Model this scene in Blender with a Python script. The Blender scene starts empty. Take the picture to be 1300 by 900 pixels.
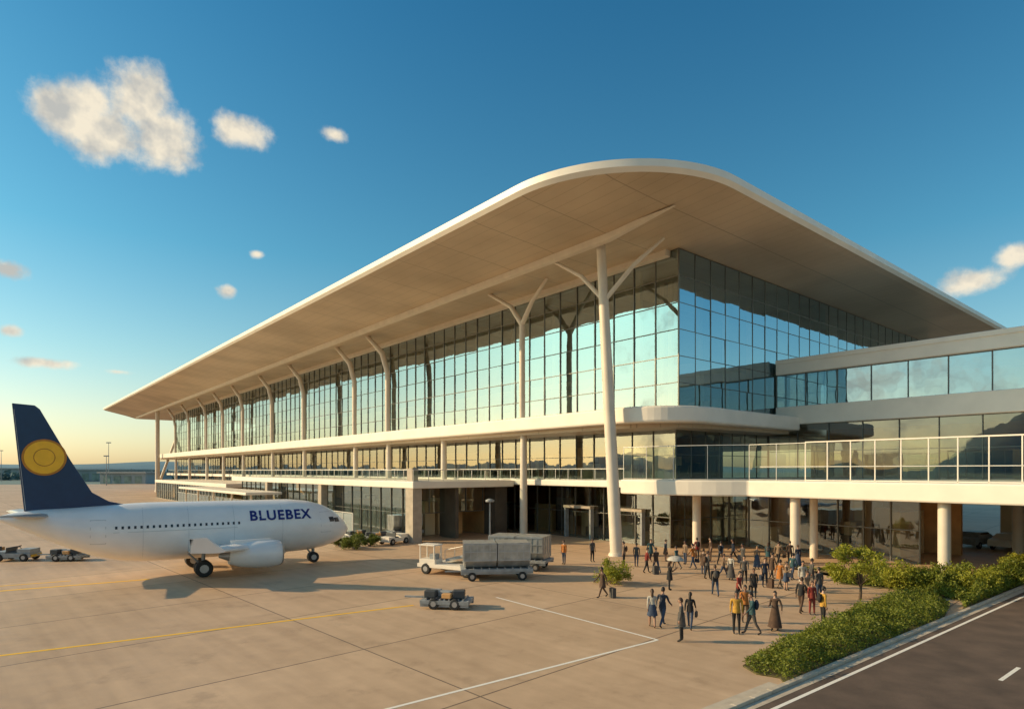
import bpy, math, random
import numpy as np
from mathutils import Vector, Matrix
random.seed(7); np.random.seed(7)
scene=bpy.context.scene
F=786.0; HZ=597.0; CH=7.0
def G(x,y):
    D=F*CH/(y-HZ); return ((x-650)/F*D, D)

# ---------------------------------------------------------------- materials
def mat(name,col,rough=0.6,metal=0.0,var=0.12,scale=3.0,bump=0.0,spec=0.5,detail=4):
    m=bpy.data.materials.new(name); m.use_nodes=True
    nt=m.node_tree; b=nt.nodes['Principled BSDF']
    b.inputs['Roughness'].default_value=rough; b.inputs['Metallic'].default_value=metal
    b.inputs['Specular IOR Level'].default_value=spec
    tc=nt.nodes.new('ShaderNodeTexCoord'); n=nt.nodes.new('ShaderNodeTexNoise')
    n.inputs['Scale'].default_value=scale; n.inputs['Detail'].default_value=detail
    nt.links.new(tc.outputs['Object'],n.inputs['Vector'])
    r=nt.nodes.new('ShaderNodeValToRGB')
    r.color_ramp.elements[0].position=0.3; r.color_ramp.elements[1].position=0.7
    r.color_ramp.elements[0].color=[c*(1-var) for c in col]+[1]
    r.color_ramp.elements[1].color=[min(1,c*(1+var)) for c in col]+[1]
    nt.links.new(n.outputs['Fac'],r.inputs['Fac']); nt.links.new(r.outputs['Color'],b.inputs['Base Color'])
    if bump>0:
        bp=nt.nodes.new('ShaderNodeBump'); bp.inputs['Strength'].default_value=bump; bp.inputs['Distance'].default_value=0.02
        n2=nt.nodes.new('ShaderNodeTexNoise'); n2.inputs['Scale'].default_value=scale*12
        nt.links.new(tc.outputs['Object'],n2.inputs['Vector'])
        nt.links.new(n2.outputs['Fac'],bp.inputs['Height']); nt.links.new(bp.outputs['Normal'],b.inputs['Normal'])
    return m
class NB:
    def __init__(s,nt): s.nt=nt
    def n(s,t,**k):
        x=s.nt.nodes.new(t)
        for a,b in k.items(): setattr(x,a,b)
        return x
    def L(s,a,b): s.nt.links.new(a,b)
    def put(s,sock,v):
        if isinstance(v,(int,float)): sock.default_value=v
        elif isinstance(v,(tuple,list)): sock.default_value=v
        else: s.L(v,sock)
    def math(s,op,a,b=None,c=None,clamp=False):
        x=s.n('ShaderNodeMath',operation=op,use_clamp=clamp); s.put(x.inputs[0],a)
        if b is not None: s.put(x.inputs[1],b)
        if c is not None: s.put(x.inputs[2],c)
        return x.outputs[0]
    def vmath(s,op,a,b=None):
        x=s.n('ShaderNodeVectorMath',operation=op); s.put(x.inputs[0],a)
        if b is not None: s.put(x.inputs[1],b)
        return x
    def mixc(s,f,a,b,mode='MIX'):
        x=s.n('ShaderNodeMix',data_type='RGBA',blend_type=mode)
        s.put(x.inputs[0],f); s.put(x.inputs[6],a); s.put(x.inputs[7],b); return x.outputs[2]
    def smooth(s,v,a,b):
        x=s.n('ShaderNodeMapRange',interpolation_type='SMOOTHSTEP'); s.put(x.inputs[0],v)
        x.inputs[1].default_value=a; x.inputs[2].default_value=b; return x.outputs[0]
    def noise(s,vec,scale,detail=4,rough=.5):
        x=s.n('ShaderNodeTexNoise'); s.L(vec,x.inputs['Vector']); x.inputs['Scale'].default_value=scale
        x.inputs['Detail'].default_value=detail; x.inputs['Roughness'].default_value=rough; return x.outputs['Fac']

def glass_mat(name,tint,refl,base=0.25,rough=0.015,bump=.25):
    m=bpy.data.materials.new(name); m.use_nodes=True; nt=m.node_tree; nt.nodes.clear(); b=NB(nt)
    out=b.n('ShaderNodeOutputMaterial'); tr=b.n('ShaderNodeBsdfTransparent'); tr.inputs[0].default_value=(*tint,1)
    gl=b.n('ShaderNodeBsdfGlossy'); gl.inputs['Color'].default_value=(*refl,1); gl.inputs['Roughness'].default_value=rough
    fr=b.n('ShaderNodeFresnel'); fr.inputs[0].default_value=1.5
    f=b.math('MULTIPLY_ADD',fr.outputs[0],1.0-base,base,clamp=True)
    tc=b.n('ShaderNodeTexCoord')
    if bump:
        bp=b.n('ShaderNodeBump'); bp.inputs['Strength'].default_value=bump; bp.inputs['Distance'].default_value=0.03
        b.L(b.noise(tc.outputs['Object'],0.45,2),bp.inputs['Height']); b.L(bp.outputs[0],gl.inputs['Normal'])
    mx=b.n('ShaderNodeMixShader'); b.L(f,mx.inputs[0]); b.L(tr.outputs[0],mx.inputs[1]); b.L(gl.outputs[0],mx.inputs[2])
    b.L(mx.outputs[0],out.inputs[0]); return m

def leaf_mat(name,c1,c2):
    m=bpy.data.materials.new(name); m.use_nodes=True; nt=m.node_tree; b=NB(nt); p=nt.nodes['Principled BSDF']
    g=b.n('ShaderNodeNewGeometry'); r=b.n('ShaderNodeValToRGB')
    r.color_ramp.elements[0].color=(*c1,1); r.color_ramp.elements[1].color=(*c2,1)
    tc=b.n('ShaderNodeTexCoord'); nz=b.noise(tc.outputs['Object'],1.2,3)
    f=b.math('ADD',b.math('MULTIPLY',g.outputs['Random Per Island'],0.5),b.math('MULTIPLY',nz,0.6))
    b.L(f,r.inputs[0]); b.L(r.outputs[0],p.inputs['Base Color']); p.inputs['Roughness'].default_value=.6
    t=b.n('ShaderNodeBsdfTranslucent'); b.L(r.outputs[0],t.inputs[0]); mx=b.n('ShaderNodeMixShader'); mx.inputs[0].default_value=.35
    b.L(p.outputs[0],mx.inputs[1]); b.L(t.outputs[0],mx.inputs[2]); b.L(mx.outputs[0],nt.nodes['Material Output'].inputs[0])
    return m

WHITE=mat('white_panel',(.82,.74,.63),.45,var=.06,scale=.5,detail=6)
COLM=mat('column_paint',(.70,.60,.48),.5,var=.06,scale=1)
MULL=mat('mullion_metal',(.15,.14,.12),.4,.5,var=.1)
MULLW=mat('rail_metal',(.6,.57,.52),.35,.3,var=.1)
GL_UP=glass_mat('glass_upper',(.66,.73,.68),(.70,.84,.88),.36)
GL_SO=glass_mat('glass_upper_south',(.50,.62,.62),(.54,.72,.82),.54)
GL_LO=glass_mat('glass_lower',(.74,.75,.66),(.74,.80,.80),.20)
GL_RAIL=glass_mat('glass_rail',(.80,.90,.84),(.9,.95,.95),.05,bump=0)
FLOORI=mat('interior_floor',(.60,.48,.34),.4,scale=.3)  # interior base colours lightened and warmed to stand in for indoor lighting
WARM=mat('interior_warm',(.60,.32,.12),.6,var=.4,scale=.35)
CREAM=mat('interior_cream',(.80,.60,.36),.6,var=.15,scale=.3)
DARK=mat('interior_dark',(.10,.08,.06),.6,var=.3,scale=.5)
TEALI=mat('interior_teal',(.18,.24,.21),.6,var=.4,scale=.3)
STONE=mat('stone_pier',(.42,.35,.27),.8,var=.15,scale=1.5,bump=.2)
KERB=mat('kerb_concrete',(.50,.42,.32),.8,var=.15,scale=2,bump=.2)
RUB=mat('rubber',(.02,.02,.02),.7); STEEL=mat('steel',(.45,.45,.45),.4,.7)
GREYP=mat('grey_paint',(.30,.31,.31),.5,var=.2); DKP=mat('dark_paint',(.05,.055,.06),.5)
BLUEGREY=mat('hangar_cladding',(.24,.29,.31),.6,var=.2,scale=.1)
YEL=mat('yellow_paint',(.75,.42,.03),.6,var=.2,scale=4)
def worn(name,col,col2):
    m=bpy.data.materials.new(name); m.use_nodes=True; nt=m.node_tree; b=NB(nt); p=nt.nodes['Principled BSDF']
    tc=b.n('ShaderNodeTexCoord'); n=b.noise(tc.outputs['Object'],7,8,.7)
    b.L(b.mixc(b.smooth(n,.56,.72),(*col,1),(*col2,1)),p.inputs['Base Color']); p.inputs['Roughness'].default_value=.7; return m
WLINE=worn('white_line_paint',(.82,.77,.68),(.5,.42,.33)); YLINE=worn('yellow_line_paint',(.90,.52,.01),(.7,.42,.08))
LEAF=leaf_mat('leaf_green',(.06,.09,.010),(.29,.31,.03)); LEAF2=leaf_mat('leaf_dark',(.045,.07,.012),(.20,.23,.03))
LEAF3=leaf_mat('leaf_yellowgreen',(.12,.15,.012),(.46,.44,.04))
BARK=mat('bark',(.10,.07,.045),.9,bump=.4)
SOIL=mat('soil',(.09,.075,.025),.95,var=.4,scale=3)

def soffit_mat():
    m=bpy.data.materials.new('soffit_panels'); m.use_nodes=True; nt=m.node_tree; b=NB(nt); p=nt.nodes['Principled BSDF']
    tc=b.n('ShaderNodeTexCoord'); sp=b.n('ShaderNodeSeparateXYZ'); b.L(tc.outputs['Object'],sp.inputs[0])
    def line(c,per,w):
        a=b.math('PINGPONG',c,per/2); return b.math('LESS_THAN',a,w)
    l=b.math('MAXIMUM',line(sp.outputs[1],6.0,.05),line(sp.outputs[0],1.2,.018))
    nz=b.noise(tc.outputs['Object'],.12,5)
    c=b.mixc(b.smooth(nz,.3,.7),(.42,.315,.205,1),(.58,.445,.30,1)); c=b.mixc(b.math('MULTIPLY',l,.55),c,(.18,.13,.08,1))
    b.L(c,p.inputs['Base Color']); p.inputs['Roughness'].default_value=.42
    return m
SOFF=soffit_mat()

def concrete_mat():
    m=bpy.data.materials.new('apron_concrete'); m.use_nodes=True; nt=m.node_tree; b=NB(nt); p=nt.nodes['Principled BSDF']
    tc=b.n('ShaderNodeTexCoord'); mp=b.n('ShaderNodeMapping'); b.L(tc.outputs['Object'],mp.inputs[0])
    mp.inputs['Rotation'].default_value=(0,0,math.radians(46.5)); mp.inputs['Location'].default_value=(.6,1.5,0)
    sp=b.n('ShaderNodeSeparateXYZ'); b.L(mp.outputs[0],sp.inputs[0])
    def line(c,per,w):
        return b.math('LESS_THAN',b.math('PINGPONG',c,per/2),w)
    j=b.math('MAXIMUM',line(sp.outputs[1],14.0,.03),line(sp.outputs[0],7.0,.035))
    fx=b.math('FLOOR',b.math('DIVIDE',sp.outputs[0],7.0)); fy=b.math('FLOOR',b.math('DIVIDE',sp.outputs[1],14.0))
    cb=b.n('ShaderNodeCombineXYZ'); b.L(fx,cb.inputs[0]); b.L(fy,cb.inputs[1])
    wn=b.n('ShaderNodeTexWhiteNoise'); b.L(cb.outputs[0],wn.inputs[0])
    n1=b.noise(tc.outputs['Object'],.12,4,.6); n2=b.noise(tc.outputs['Object'],1.3,6,.65); n3=b.noise(tc.outputs['Object'],30,2)
    mp2=b.n('ShaderNodeMapping'); b.L(mp.outputs[0],mp2.inputs[0]); mp2.inputs['Scale'].default_value=(.08,1.6,1)
    n4=b.noise(mp2.outputs[0],1.0,4)
    v=b.math('ADD',b.math('MULTIPLY',n1,.5),b.math('MULTIPLY',n2,.3)); v=b.math('ADD',v,b.math('MULTIPLY',n4,.28)); v=b.math('ADD',v,b.math('MULTIPLY',wn.outputs[0],.10))
    v=b.math('ADD',v,b.math('MULTIPLY',n3,.10))
    r=b.n('ShaderNodeValToRGB'); b.L(v,r.inputs[0])
    r.color_ramp.elements[0].position=.40; r.color_ramp.elements[1].position=.82
    r.color_ramp.elements[0].color=(.36,.232,.138,1); r.color_ramp.elements[1].color=(.64,.44,.28,1)
    stn=b.smooth(b.noise(tc.outputs['Object'],.45,5,.7),.54,.70)
    c=b.mixc(b.math('MULTIPLY',stn,.28),r.outputs[0],(.20,.13,.08,1))
    c=b.mixc(b.math('MULTIPLY',j,.8),c,(.08,.055,.04,1)); b.L(c,p.inputs['Base Color'])
    b.L(b.math('MULTIPLY_ADD',n2,.4,.42),p.inputs['Roughness'])
    bp=b.n('ShaderNodeBump'); bp.inputs['Strength'].default_value=.15; bp.inputs['Distance'].default_value=.01
    b.L(n3,bp.inputs['Height']); b.L(bp.outputs[0],p.inputs['Normal']); return m
CONC=concrete_mat()
ASPH=mat('asphalt',(.11,.074,.053),.8,var=.28,scale=.8,bump=.5,detail=8)
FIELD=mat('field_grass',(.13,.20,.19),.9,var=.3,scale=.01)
HILL=mat('hill_haze_blue',(.12,.23,.29),.95,var=.15,scale=.004)  # bluish distance haze is mixed into the hills' base colour

# ---------------------------------------------------------------- mesh builder
class MB:
    def __init__(s): s.v=[];s.f=[];s.m=[];s.sm=[]
    def add(s,vs,fs,mi=0,smooth=False):
        o=len(s.v); s.v+= [tuple(p) for p in vs]
        for f in fs: s.f.append([i+o for i in f]); s.m.append(mi); s.sm.append(smooth)
    def box(s,x0,x1,y0,y1,z0,z1,mi=0):
        v=[(x0,y0,z0),(x1,y0,z0),(x1,y1,z0),(x0,y1,z0),(x0,y0,z1),(x1,y0,z1),(x1,y1,z1),(x0,y1,z1)]
        s.add(v,[(0,3,2,1),(4,5,6,7),(0,1,5,4),(1,2,6,5),(2,3,7,6),(3,0,4,7)],mi)
    def obox(s,c,d,rz=0,mi=0,taper=1.0):
        x,y,z=[k/2 for k in d]; ca,sa=math.cos(rz),math.sin(rz); v=[]
        for zz,t in((-z,1),(z,taper)):
            for a,b in((-x,-y),(x,-y),(x,y),(-x,y)):
                a*=t;b*=t
                v.append((c[0]+a*ca-b*sa,c[1]+a*sa+b*ca,c[2]+zz))
        s.add(v,[(0,3,2,1),(4,5,6,7),(0,1,5,4),(1,2,6,5),(2,3,7,6),(3,0,4,7)],mi)
    def prism(s,poly,z0,z1,mi=0,miTop=None,miBot=None):
        n=len(poly); a=sum(poly[i][0]*poly[(i+1)%n][1]-poly[(i+1)%n][0]*poly[i][1] for i in range(n))
        if a<0: poly=poly[::-1]
        v=[(p[0],p[1],z0) for p in poly]+[(p[0],p[1],z1) for p in poly]
        o=len(s.v); s.v+=v
        for i in range(n): s.f.append([o+i,o+(i+1)%n,o+n+(i+1)%n,o+n+i]); s.m.append(mi); s.sm.append(False)
        s.f.append([o+i for i in range(n,2*n)]); s.m.append(mi if miTop is None else miTop); s.sm.append(False)
        s.f.append([o+i for i in range(n-1,-1,-1)]); s.m.append(mi if miBot is None else miBot); s.sm.append(False)
    def tube(s,path,rad,n=10,mi=0,smooth=True,flat=1.0):
        path=[Vector(p) for p in path]; vs=[];up=None
        for i,p in enumerate(path):
            d=(path[min(i+1,len(path)-1)]-path[max(i-1,0)]).normalized()
            if up is None:
                up=Vector((0,1,0)) if abs(d.y)<.9 else Vector((1,0,0))
            a=(up-d*up.dot(d)).normalized(); b=d.cross(a); up=a
            r=rad[i] if hasattr(rad,'__len__') else rad
            for k in range(n):
                t=2*math.pi*k/n; vs.append(p+a*math.cos(t)*r+b*math.sin(t)*r*flat)
        fs=[]
        for i in range(len(path)-1):
            for k in range(n):
                fs.append((i*n+k,i*n+(k+1)%n,(i+1)*n+(k+1)%n,(i+1)*n+k))
        s.add(vs,fs,mi,smooth); m=len(path)-1
        s.add(vs,[tuple(range(n-1,-1,-1)),tuple(m*n+k for k in range(n))],mi)
    def ell(s,c,r,nu=12,nv=8,mi=0,fn=None):
        vs=[];fs=[]
        for i in range(nv+1):
            th=math.pi*i/nv
            for k in range(nu):
                ph=2*math.pi*k/nu; p=[math.sin(th)*math.cos(ph),math.sin(th)*math.sin(ph),math.cos(th)]
                if fn: p=fn(p)
                vs.append((c[0]+p[0]*r[0],c[1]+p[1]*r[1],c[2]+p[2]*r[2]))
        for i in range(nv):
            for k in range(nu): fs.append((i*nu+k,(i+1)*nu+k,(i+1)*nu+(k+1)%nu,i*nu+(k+1)%nu))
        s.add(vs,fs,mi,True)
    def wheel(s,c,r,w,axis,mi=0,mh=1):
        a=Vector(axis).normalized(); c=Vector(c)
        s.tube([c-a*w/2,c-a*w*.4,c+a*w*.4,c+a*w/2],[r*.86,r,r,r*.86],18,mi)
        s.tube([c-a*w*.53,c+a*w*.53],[r*.5,r*.5],12,mh)
    def obj(s,name,mats,parent=None,bevel=0,loc=None,rz=None):
        me=bpy.data.meshes.new(name); me.from_pydata(s.v,[],s.f)
        for m in mats: me.materials.append(m)
        me.polygons.foreach_set('material_index',s.m); me.polygons.foreach_set('use_smooth',s.sm); me.update()
        o=bpy.data.objects.new(name,me); scene.collection.objects.link(o)
        if parent: o.parent=parent
        if loc: o.location=loc
        if rz is not None: o.rotation_euler=(0,0,rz)
        if bevel>0:
            b=o.modifiers.new('bevel','BEVEL'); b.width=bevel; b.segments=2; b.limit_method='ANGLE'
        return o
def empty(name,loc=(0,0,0),rz=0):
    e=bpy.data.objects.new(name,None); scene.collection.objects.link(e); e.location=loc; e.rotation_euler=(0,0,rz); return e

# ---------------------------------------------------------------- terminal (local x = v, local y = u)
ANG=math.atan2(.637,.771)
T=empty('airport_terminal',(8.6,50.9,0),ANG)
def toW(v,u): return (8.6+.771*v-.637*u, 50.9+.637*v+.771*u)

UE=232; VE=73; CC=.5; RR=11.0
def ring(d,z,zr=0,n=22):
    pts=[]
    v0=-10.5+d
    for u in (UE,200,160,120,80,50,30,15,5): pts.append((v0,u,z+zr*(u/UE)))
    for i in range(n+1):
        a=math.pi+ (math.pi/2)*i/n; r=RR-d
        pts.append((CC+r*math.cos(a),CC+r*math.sin(a),z))
    for v in (8,16,28,42,56,VE): pts.append((v,v0,z))
    return pts
rb=MB()
rings=[(ring(0,27.45,2),0),(ring(-.02,26.95,2),0),(ring(.25,26.68,2),0),(ring(.9,26.58,1.9),1),(ring(3.5,26.45,1.4),1),(ring(7,26.3,.7),1),(ring(10.2,26.05,0),1)]
top=[(ring(0,27.45,2)),(ring(.5,27.6,2)),(ring(10,28.6,0))]
for i in range(len(rings)-1):
    a,b=rings[i][0],rings[i+1][0]; n=len(a)
    rb.add(a+b,[(k,k+1,n+k+1,n+k) for k in range(n-1)],rings[i][1] if i<2 else 1,True)
for i in range(2):
    a,b=top[i],top[i+1]; n=len(a)
    rb.add(a+b,[(k,n+k,n+k+1,k+1) for k in range(n-1)],0,True)
inner=rings[-1][0]; n=len(inner)
rb.add(inner+[(VE,UE,26.05)],[tuple(range(n+1))],1)
it=top[-1]; rb.add(it+[(VE,UE,28.6)],[tuple(range(n,-1,-1))],0)
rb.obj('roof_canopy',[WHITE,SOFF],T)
bm_=MB()
bm_.add([(-1.3,UE-6,26.3),(-.7,UE-6,26.3),(-1.2,-6.5,26.3),(-1.0,-6.5,26.3),(-1.25,UE-6,25.75),(-.75,UE-6,25.75),(-1.3,0,25.6),(-.7,0,25.6),(-1.35,0,26.3),(-.65,0,26.3)],
  [(4,6,8,0),(6,2,8),(5,1,9,7),(7,9,3),(4,5,7,6),(6,7,3,2),(0,1,5,4)],0)
bm_.box(5.2,5.9,-1,198,25.55,26.3,0)
bm_.obj('roof_beams',[COLM],T)

def fil(cx,cy,r,a0,a1,n=10):
    return [(cx+r*math.cos(math.radians(a0+(a1-a0)*i/n)),cy+r*math.sin(math.radians(a0+(a1-a0)*i/n))) for i in range(n+1)]
s=MB(); r=5.5
poly=[(1.2,201)]+[(1.2,150),(1.2,100),(1.2,50)]+fil(1.2+r,-4.6+r,r,180,270,16)+[(22.2,-4.6),(22.2,-1.7),(70,-1.7),(70,201)]
s.prism(poly,10.95,12.3,0)
o=s.obj('upper_slab',[WHITE],T,bevel=.18)
s=MB()
poly=[(2.2,200)]+[(2.2,50)]+fil(2.0+r,-3.6+r,r-.2,180,270)+[(21.5,-3.8),(21.5,-1),(69,-1),(69,200)]
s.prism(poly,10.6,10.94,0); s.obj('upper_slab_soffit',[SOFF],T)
s=MB()
s.prism([(3.9,200),(3.9,1.5),(30,1.5),(30,200)],5.45,6.05,0)
s.obj('lower_slab',[WHITE],T,bevel=.08)
s=MB()
poly=[(3.0,2.2)]+[(3.0+t*t*3.3, -0.5-7.5*t) for t in [i/8 for i in range(9)]]+[(6.3,-62),(34,-62),(34,1.47),(4.4,1.47)]
s.prism(poly,4.95,6.22,0)
s.obj('terrace_slab',[WHITE],T,bevel=.12)

def gwall(name,axis,const,a0,a1,z0,z1,da,nz,gm,mw=.07,md=.10,tilt=.004,frame=MULL,transom=True):
    g=MB(); f=MB(); na=max(1,round((a1-a0)/da)); st=(a1-a0)/na; hz=(z1-z0)/nz
    def P(a,o,z): return (const+o,a,z) if axis=='u' else (a,const+o,z)
    for i in range(na):
        for j in range(nz):
            A0=a0+i*st;A1=A0+st;Z0=z0+j*hz;Z1=Z0+hz
            t1=random.uniform(-tilt,tilt)*st;t2=random.uniform(-tilt,tilt)*hz
            q=[P(A0,0,Z0),P(A1,t1,Z0),P(A1,t1+t2,Z1),P(A0,t2,Z1)]
            if axis=='u': q=q[::-1]
            g.add(q,[(0,1,2,3)],0)
    def B(a,b,o0,o1,c,d):
        if axis=='u': f.box(const+o0,const+o1,a,b,c,d)
        else: f.box(a,b,const+o0,const+o1,c,d)
    for i in range(na+1):
        a=a0+i*st; B(a-mw/2,a+mw/2,-md,.05,z0,z1)
    if transom:
        for j in range(nz+1):
            z=z0+j*hz
            B(a0,a1,-md*.6,.03,z-mw*.4,z+mw*.4)
    g.obj(name+'_panes',[gm],T); f.obj(name+'_frames',[frame],T)
gwall('upper_glass_west','u',6.0,-1.8,198,12.3,26.1,2.45,6,GL_UP,mw=.09,md=.09,tilt=.007)
gwall('upper_glass_south','v',-1.8,6.0,69,12.3,26.1,2.45,6,GL_SO,mw=.08,md=.035,tilt=.007)
gwall('middle_glass_west','u',7.0,-.8,198,6.05,10.6,2.45,2,GL_LO)
gwall('middle_glass_south','v',-.8,7.0,23,6.22,10.6,2.45,2,GL_LO,md=.04)
gwall('ground_glass_west','u',7.6,.2,198,0,5.45,2.0,2,GL_LO,mw=.1)
gwall('ground_glass_south','v',.2,7.6,14,0,4.95,2.0,2,GL_LO,mw=.1,md=.04)
gwall('ground_glass_terrace','u',14,-17.5,.2,0,4.95,2.0,2,GL_LO,mw=.1)
gwall('wing_glass_upper','u',22.7,-62,-1.9,13.4,16.7,3.0,1,GL_SO,mw=.07)
gwall('wing_glass_lower','u',23.0,-62,-.9,6.22,11.6,3.0,2,GL_LO)
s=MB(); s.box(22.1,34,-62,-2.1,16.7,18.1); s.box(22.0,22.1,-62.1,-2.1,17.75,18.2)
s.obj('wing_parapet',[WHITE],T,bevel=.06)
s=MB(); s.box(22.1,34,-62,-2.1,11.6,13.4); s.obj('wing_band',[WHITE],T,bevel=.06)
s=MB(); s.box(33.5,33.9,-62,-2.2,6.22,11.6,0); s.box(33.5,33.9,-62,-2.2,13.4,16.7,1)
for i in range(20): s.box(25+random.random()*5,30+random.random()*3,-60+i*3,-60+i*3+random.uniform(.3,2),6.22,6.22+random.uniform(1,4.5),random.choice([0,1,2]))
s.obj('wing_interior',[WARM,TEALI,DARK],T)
# interior
s=MB()
s.box(7,69,0,197,12.3,12.45,0)
s.box(32,33,4,197,12.45,26,1)
s.box(19,32,6,197,18,18.7,2)
s.box(13,14.5,2,197,15.2,15.5,2)
for i in range(24):
    u=5+i*8; s.box(19.6,20.2,u,u+.6,12.45,18,2); s.box(13,13.5,u,u+.5,12.45,26,2)
    s.box(7,32,u+3,u+3.3,25.2,26,2)
for i in range(110):
    u=random.uniform(2,195); v=random.uniform(8,26); h=random.uniform(1,3.6)
    s.box(v,v+random.uniform(.5,2),u,u+random.uniform(.6,5),12.45,12.45+h,random.choice([1,3,4,2,3]))
s.box(33.2,36,-1,4,12.45,26,1)
for i in range(12):
    v=8+i*5; s.box(v,v+.4,4,4.5,12.45,26,2)
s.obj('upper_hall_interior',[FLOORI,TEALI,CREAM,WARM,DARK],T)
s=MB()
s.box(17,17.4,1,197,6.05,10.6,1); s.box(18,18.4,.5,197,0,5.4,0)
for i in range(150):
    u=random.uniform(1,190)**1 if random.random()<.6 else random.uniform(1,40); v=random.uniform(9,15)
    z=random.choice([6.06,0.01]); h=random.uniform(.9,3.8)
    s.box(v,v+random.uniform(.2,1.2),u,u+random.uniform(.4,3.5),z,z+h,random.choice([0,1,2,3,0]))
for i in range(30):
    u=random.uniform(-16,0); s.box(15+random.random()*6,21.5,u,u+random.uniform(.3,1.5),0.01,random.uniform(1,4.7),random.choice([0,1,2,3]))
s.box(22,22.4,-18,1,0,4.9,0)
s.box(8.2,30,1,197,0.01,.05,3)
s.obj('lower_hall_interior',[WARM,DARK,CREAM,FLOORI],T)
s=MB(); s.box(34,34.5,-62,-18,0,4.94,0); s.obj('underpass_wall',[CREAM],T)
s=MB()
for u in (3,9.5,24,36):
    s.box(7.0,7.5,u,u+.18,0,3.1,0); s.box(7.0,7.5,u+3.6,u+3.78,0,3.1,0); s.box(6.9,7.5,u-.05,u+3.83,3.1,3.35,1)
s.obj('entrance_portals',[GREYP,STONE],T)

# columns
c=MB()
def col(v,u,z0,z1,r0,r1,lv=0,lu=0,n=14):
    c.tube([(v,u,z0),(v+lv*.5,u+lu*.5,(z0+z1)/2),(v+lv,u+lu,z1)],[r0,(r0+r1)/2*1.04,r1],n)
col(0,0,0,26.2,.52,.38,0,1.75,18)
c.tube([(0,0,0.0),(0,0,.25)],[.7,.62],18)
c.tube([(0,1.35,21.2),(0,4.0,23.9),(-.5,7.2,26)],[.20,.20,.14],8)
c.tube([(0,1.35,21.2),(1.2,-.9,24.0),(2.8,-2.6,26)],[.20,.20,.14],8)
UL=[15,43.9,54.4,75,91.7,111,127,142.8,162,180]
for k,u in enumerate(UL):
    if k==0:
        c.tube([(2.6,u,12.3),(2.6,u,22.3)],[.32,.30],12)
        c.tube([(2.6,u,22.1),(2.4,u+1.6,24.2),(1.8,u+4.6,26.1)],[.30,.24,.18],10)
        c.tube([(2.6,u,22.1),(2.6,u-1.6,24.2),(2.8,u-3.6,26.1)],[.28,.22,.16],10)
    else:
        c.tube([(2.6,u,12.3),(2.6,u,20.5),(2.3,u+1.0,23.4),(1.2,u+3.4,26.1)],[.34,.36,.40,.3],10)
for u in [15,30,43.9,54.4,75,91.7,111,127,142.8,162,180]:
    c.tube([(2.8,u,0),(2.8,u,10.7)],[.42,.34],12)
c.tube([(0,193,0),(0,193,27)],[.7,.6],12)
c.tube([(0,196,0),(9,196,26.5)],[.4,.4],8)
c.obj('columns',[COLM],T)
c=MB()
for u in(-2.7,-11.3,-20.9,-38,-52): c.tube([(7.3,u,0),(7.3,u,4.96)],[.36,.36],16); c.tube([(26,u,0),(26,u,4.96)],[.40,.40],14)
c.tube([(11,-11,0),(11,-11,4.96)],[.3,.3],12)
c.obj('terrace_columns',[COLM],T)

def rail(name,pts,z,h,step,glass=True,rw=.05,white=False):
    f=MB(); g=MB()
    for (a,b) in zip(pts[:-1],pts[1:]):
        A=Vector((*a,0));B=Vector((*b,0)); Ln=(B-A).length; d=(B-A)/Ln; ang=math.atan2(d.y,d.x)
        m=(A+B)/2; f.obox((m.x,m.y,z+h),(Ln,rw*1.6,rw*1.3),ang)
        f.obox((m.x,m.y,z+.06),(Ln,rw,rw),ang)
        k=max(1,round(Ln/step))
        for i in range(k):
            p=A+d*(Ln*i/k); f.obox((p.x,p.y,z+h/2),(rw,rw,h),ang)
            if glass:
                q=A+d*(Ln*i/k+.05); q2=A+d*(Ln*(i+1)/k-.05)
                g.add([(q.x,q.y,z+.12),(q2.x,q2.y,z+.12),(q2.x,q2.y,z+h-.1),(q.x,q.y,z+h-.1)],[(0,1,2,3)],0)
    f.obj(name+'_rails',[MULLW if not white else WHITE],T)
    if glass: g.obj(name+'_glass',[GL_RAIL],T)
rail('west_balcony',[(4.1,198),(4.1,2.6)],6.05,1.1,1.8)
curve=[(3.25+t*t*3.3,-0.5-7.5*t) for t in [0,.33,.66,1]]
rail('corner_balcony',[(3.25,2)]+curve+[(6.6,-12.4)],6.22,2.8,2.2,rw=.045)
rail('terrace_screen',[(6.6,-12.4),(6.6,-61)],6.22,2.85,1.55,rw=.07,white=True)
s=MB(); s.box(6.56,6.62,-61,-8.5,7.25,7.31); s.obj('terrace_handrail',[MULLW],T)

# annex
s=MB()
s.box(-8.7,3.85,17.8,78,5.25,5.95,0)
s.obj('annex_slab',[WHITE],T,bevel=.08)
s=MB(); s.box(-8.6,-7.6,18,19.4,0,5.24,0); s.box(-8.6,-7.8,40,41,0,5.24,0); s.box(-8.6,-7.8,60,61,0,5.24,0)
s.box(-8.55,-7.9,18.2,19.2,5.96,7.2,0)
s.obj('annex_piers',[STONE],T)
gwall('annex_glass','u',-7.2,20,77,0,5.24,2.4,2,GL_UP,mw=.07)
gwall('annex_end_glass','v',21,-7.2,2.0,2.6,5.24,2.4,1,GL_LO,mw=.1)
s=MB(); s.box(2.2,3.8,19,21,0,5.24,1); s.box(-3,-2.6,19,22,0,5.24,1)
for i in range(60):
    u=random.uniform(22,76); v=random.uniform(-6.5,2); s.box(v,v+random.uniform(.3,1.5),u,u+random.uniform(.3,3),0.02,random.uniform(1,4),random.choice([0,1,2]))
s.box(2.4,2.7,21,78,0,5.2,0)
s.obj('annex_interior',[WARM,DARK,CREAM],T)
rail('annex',[(-8.5,78),(-8.5,18.1),(3.6,18.1)],5.95,1.1,1.8)
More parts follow.
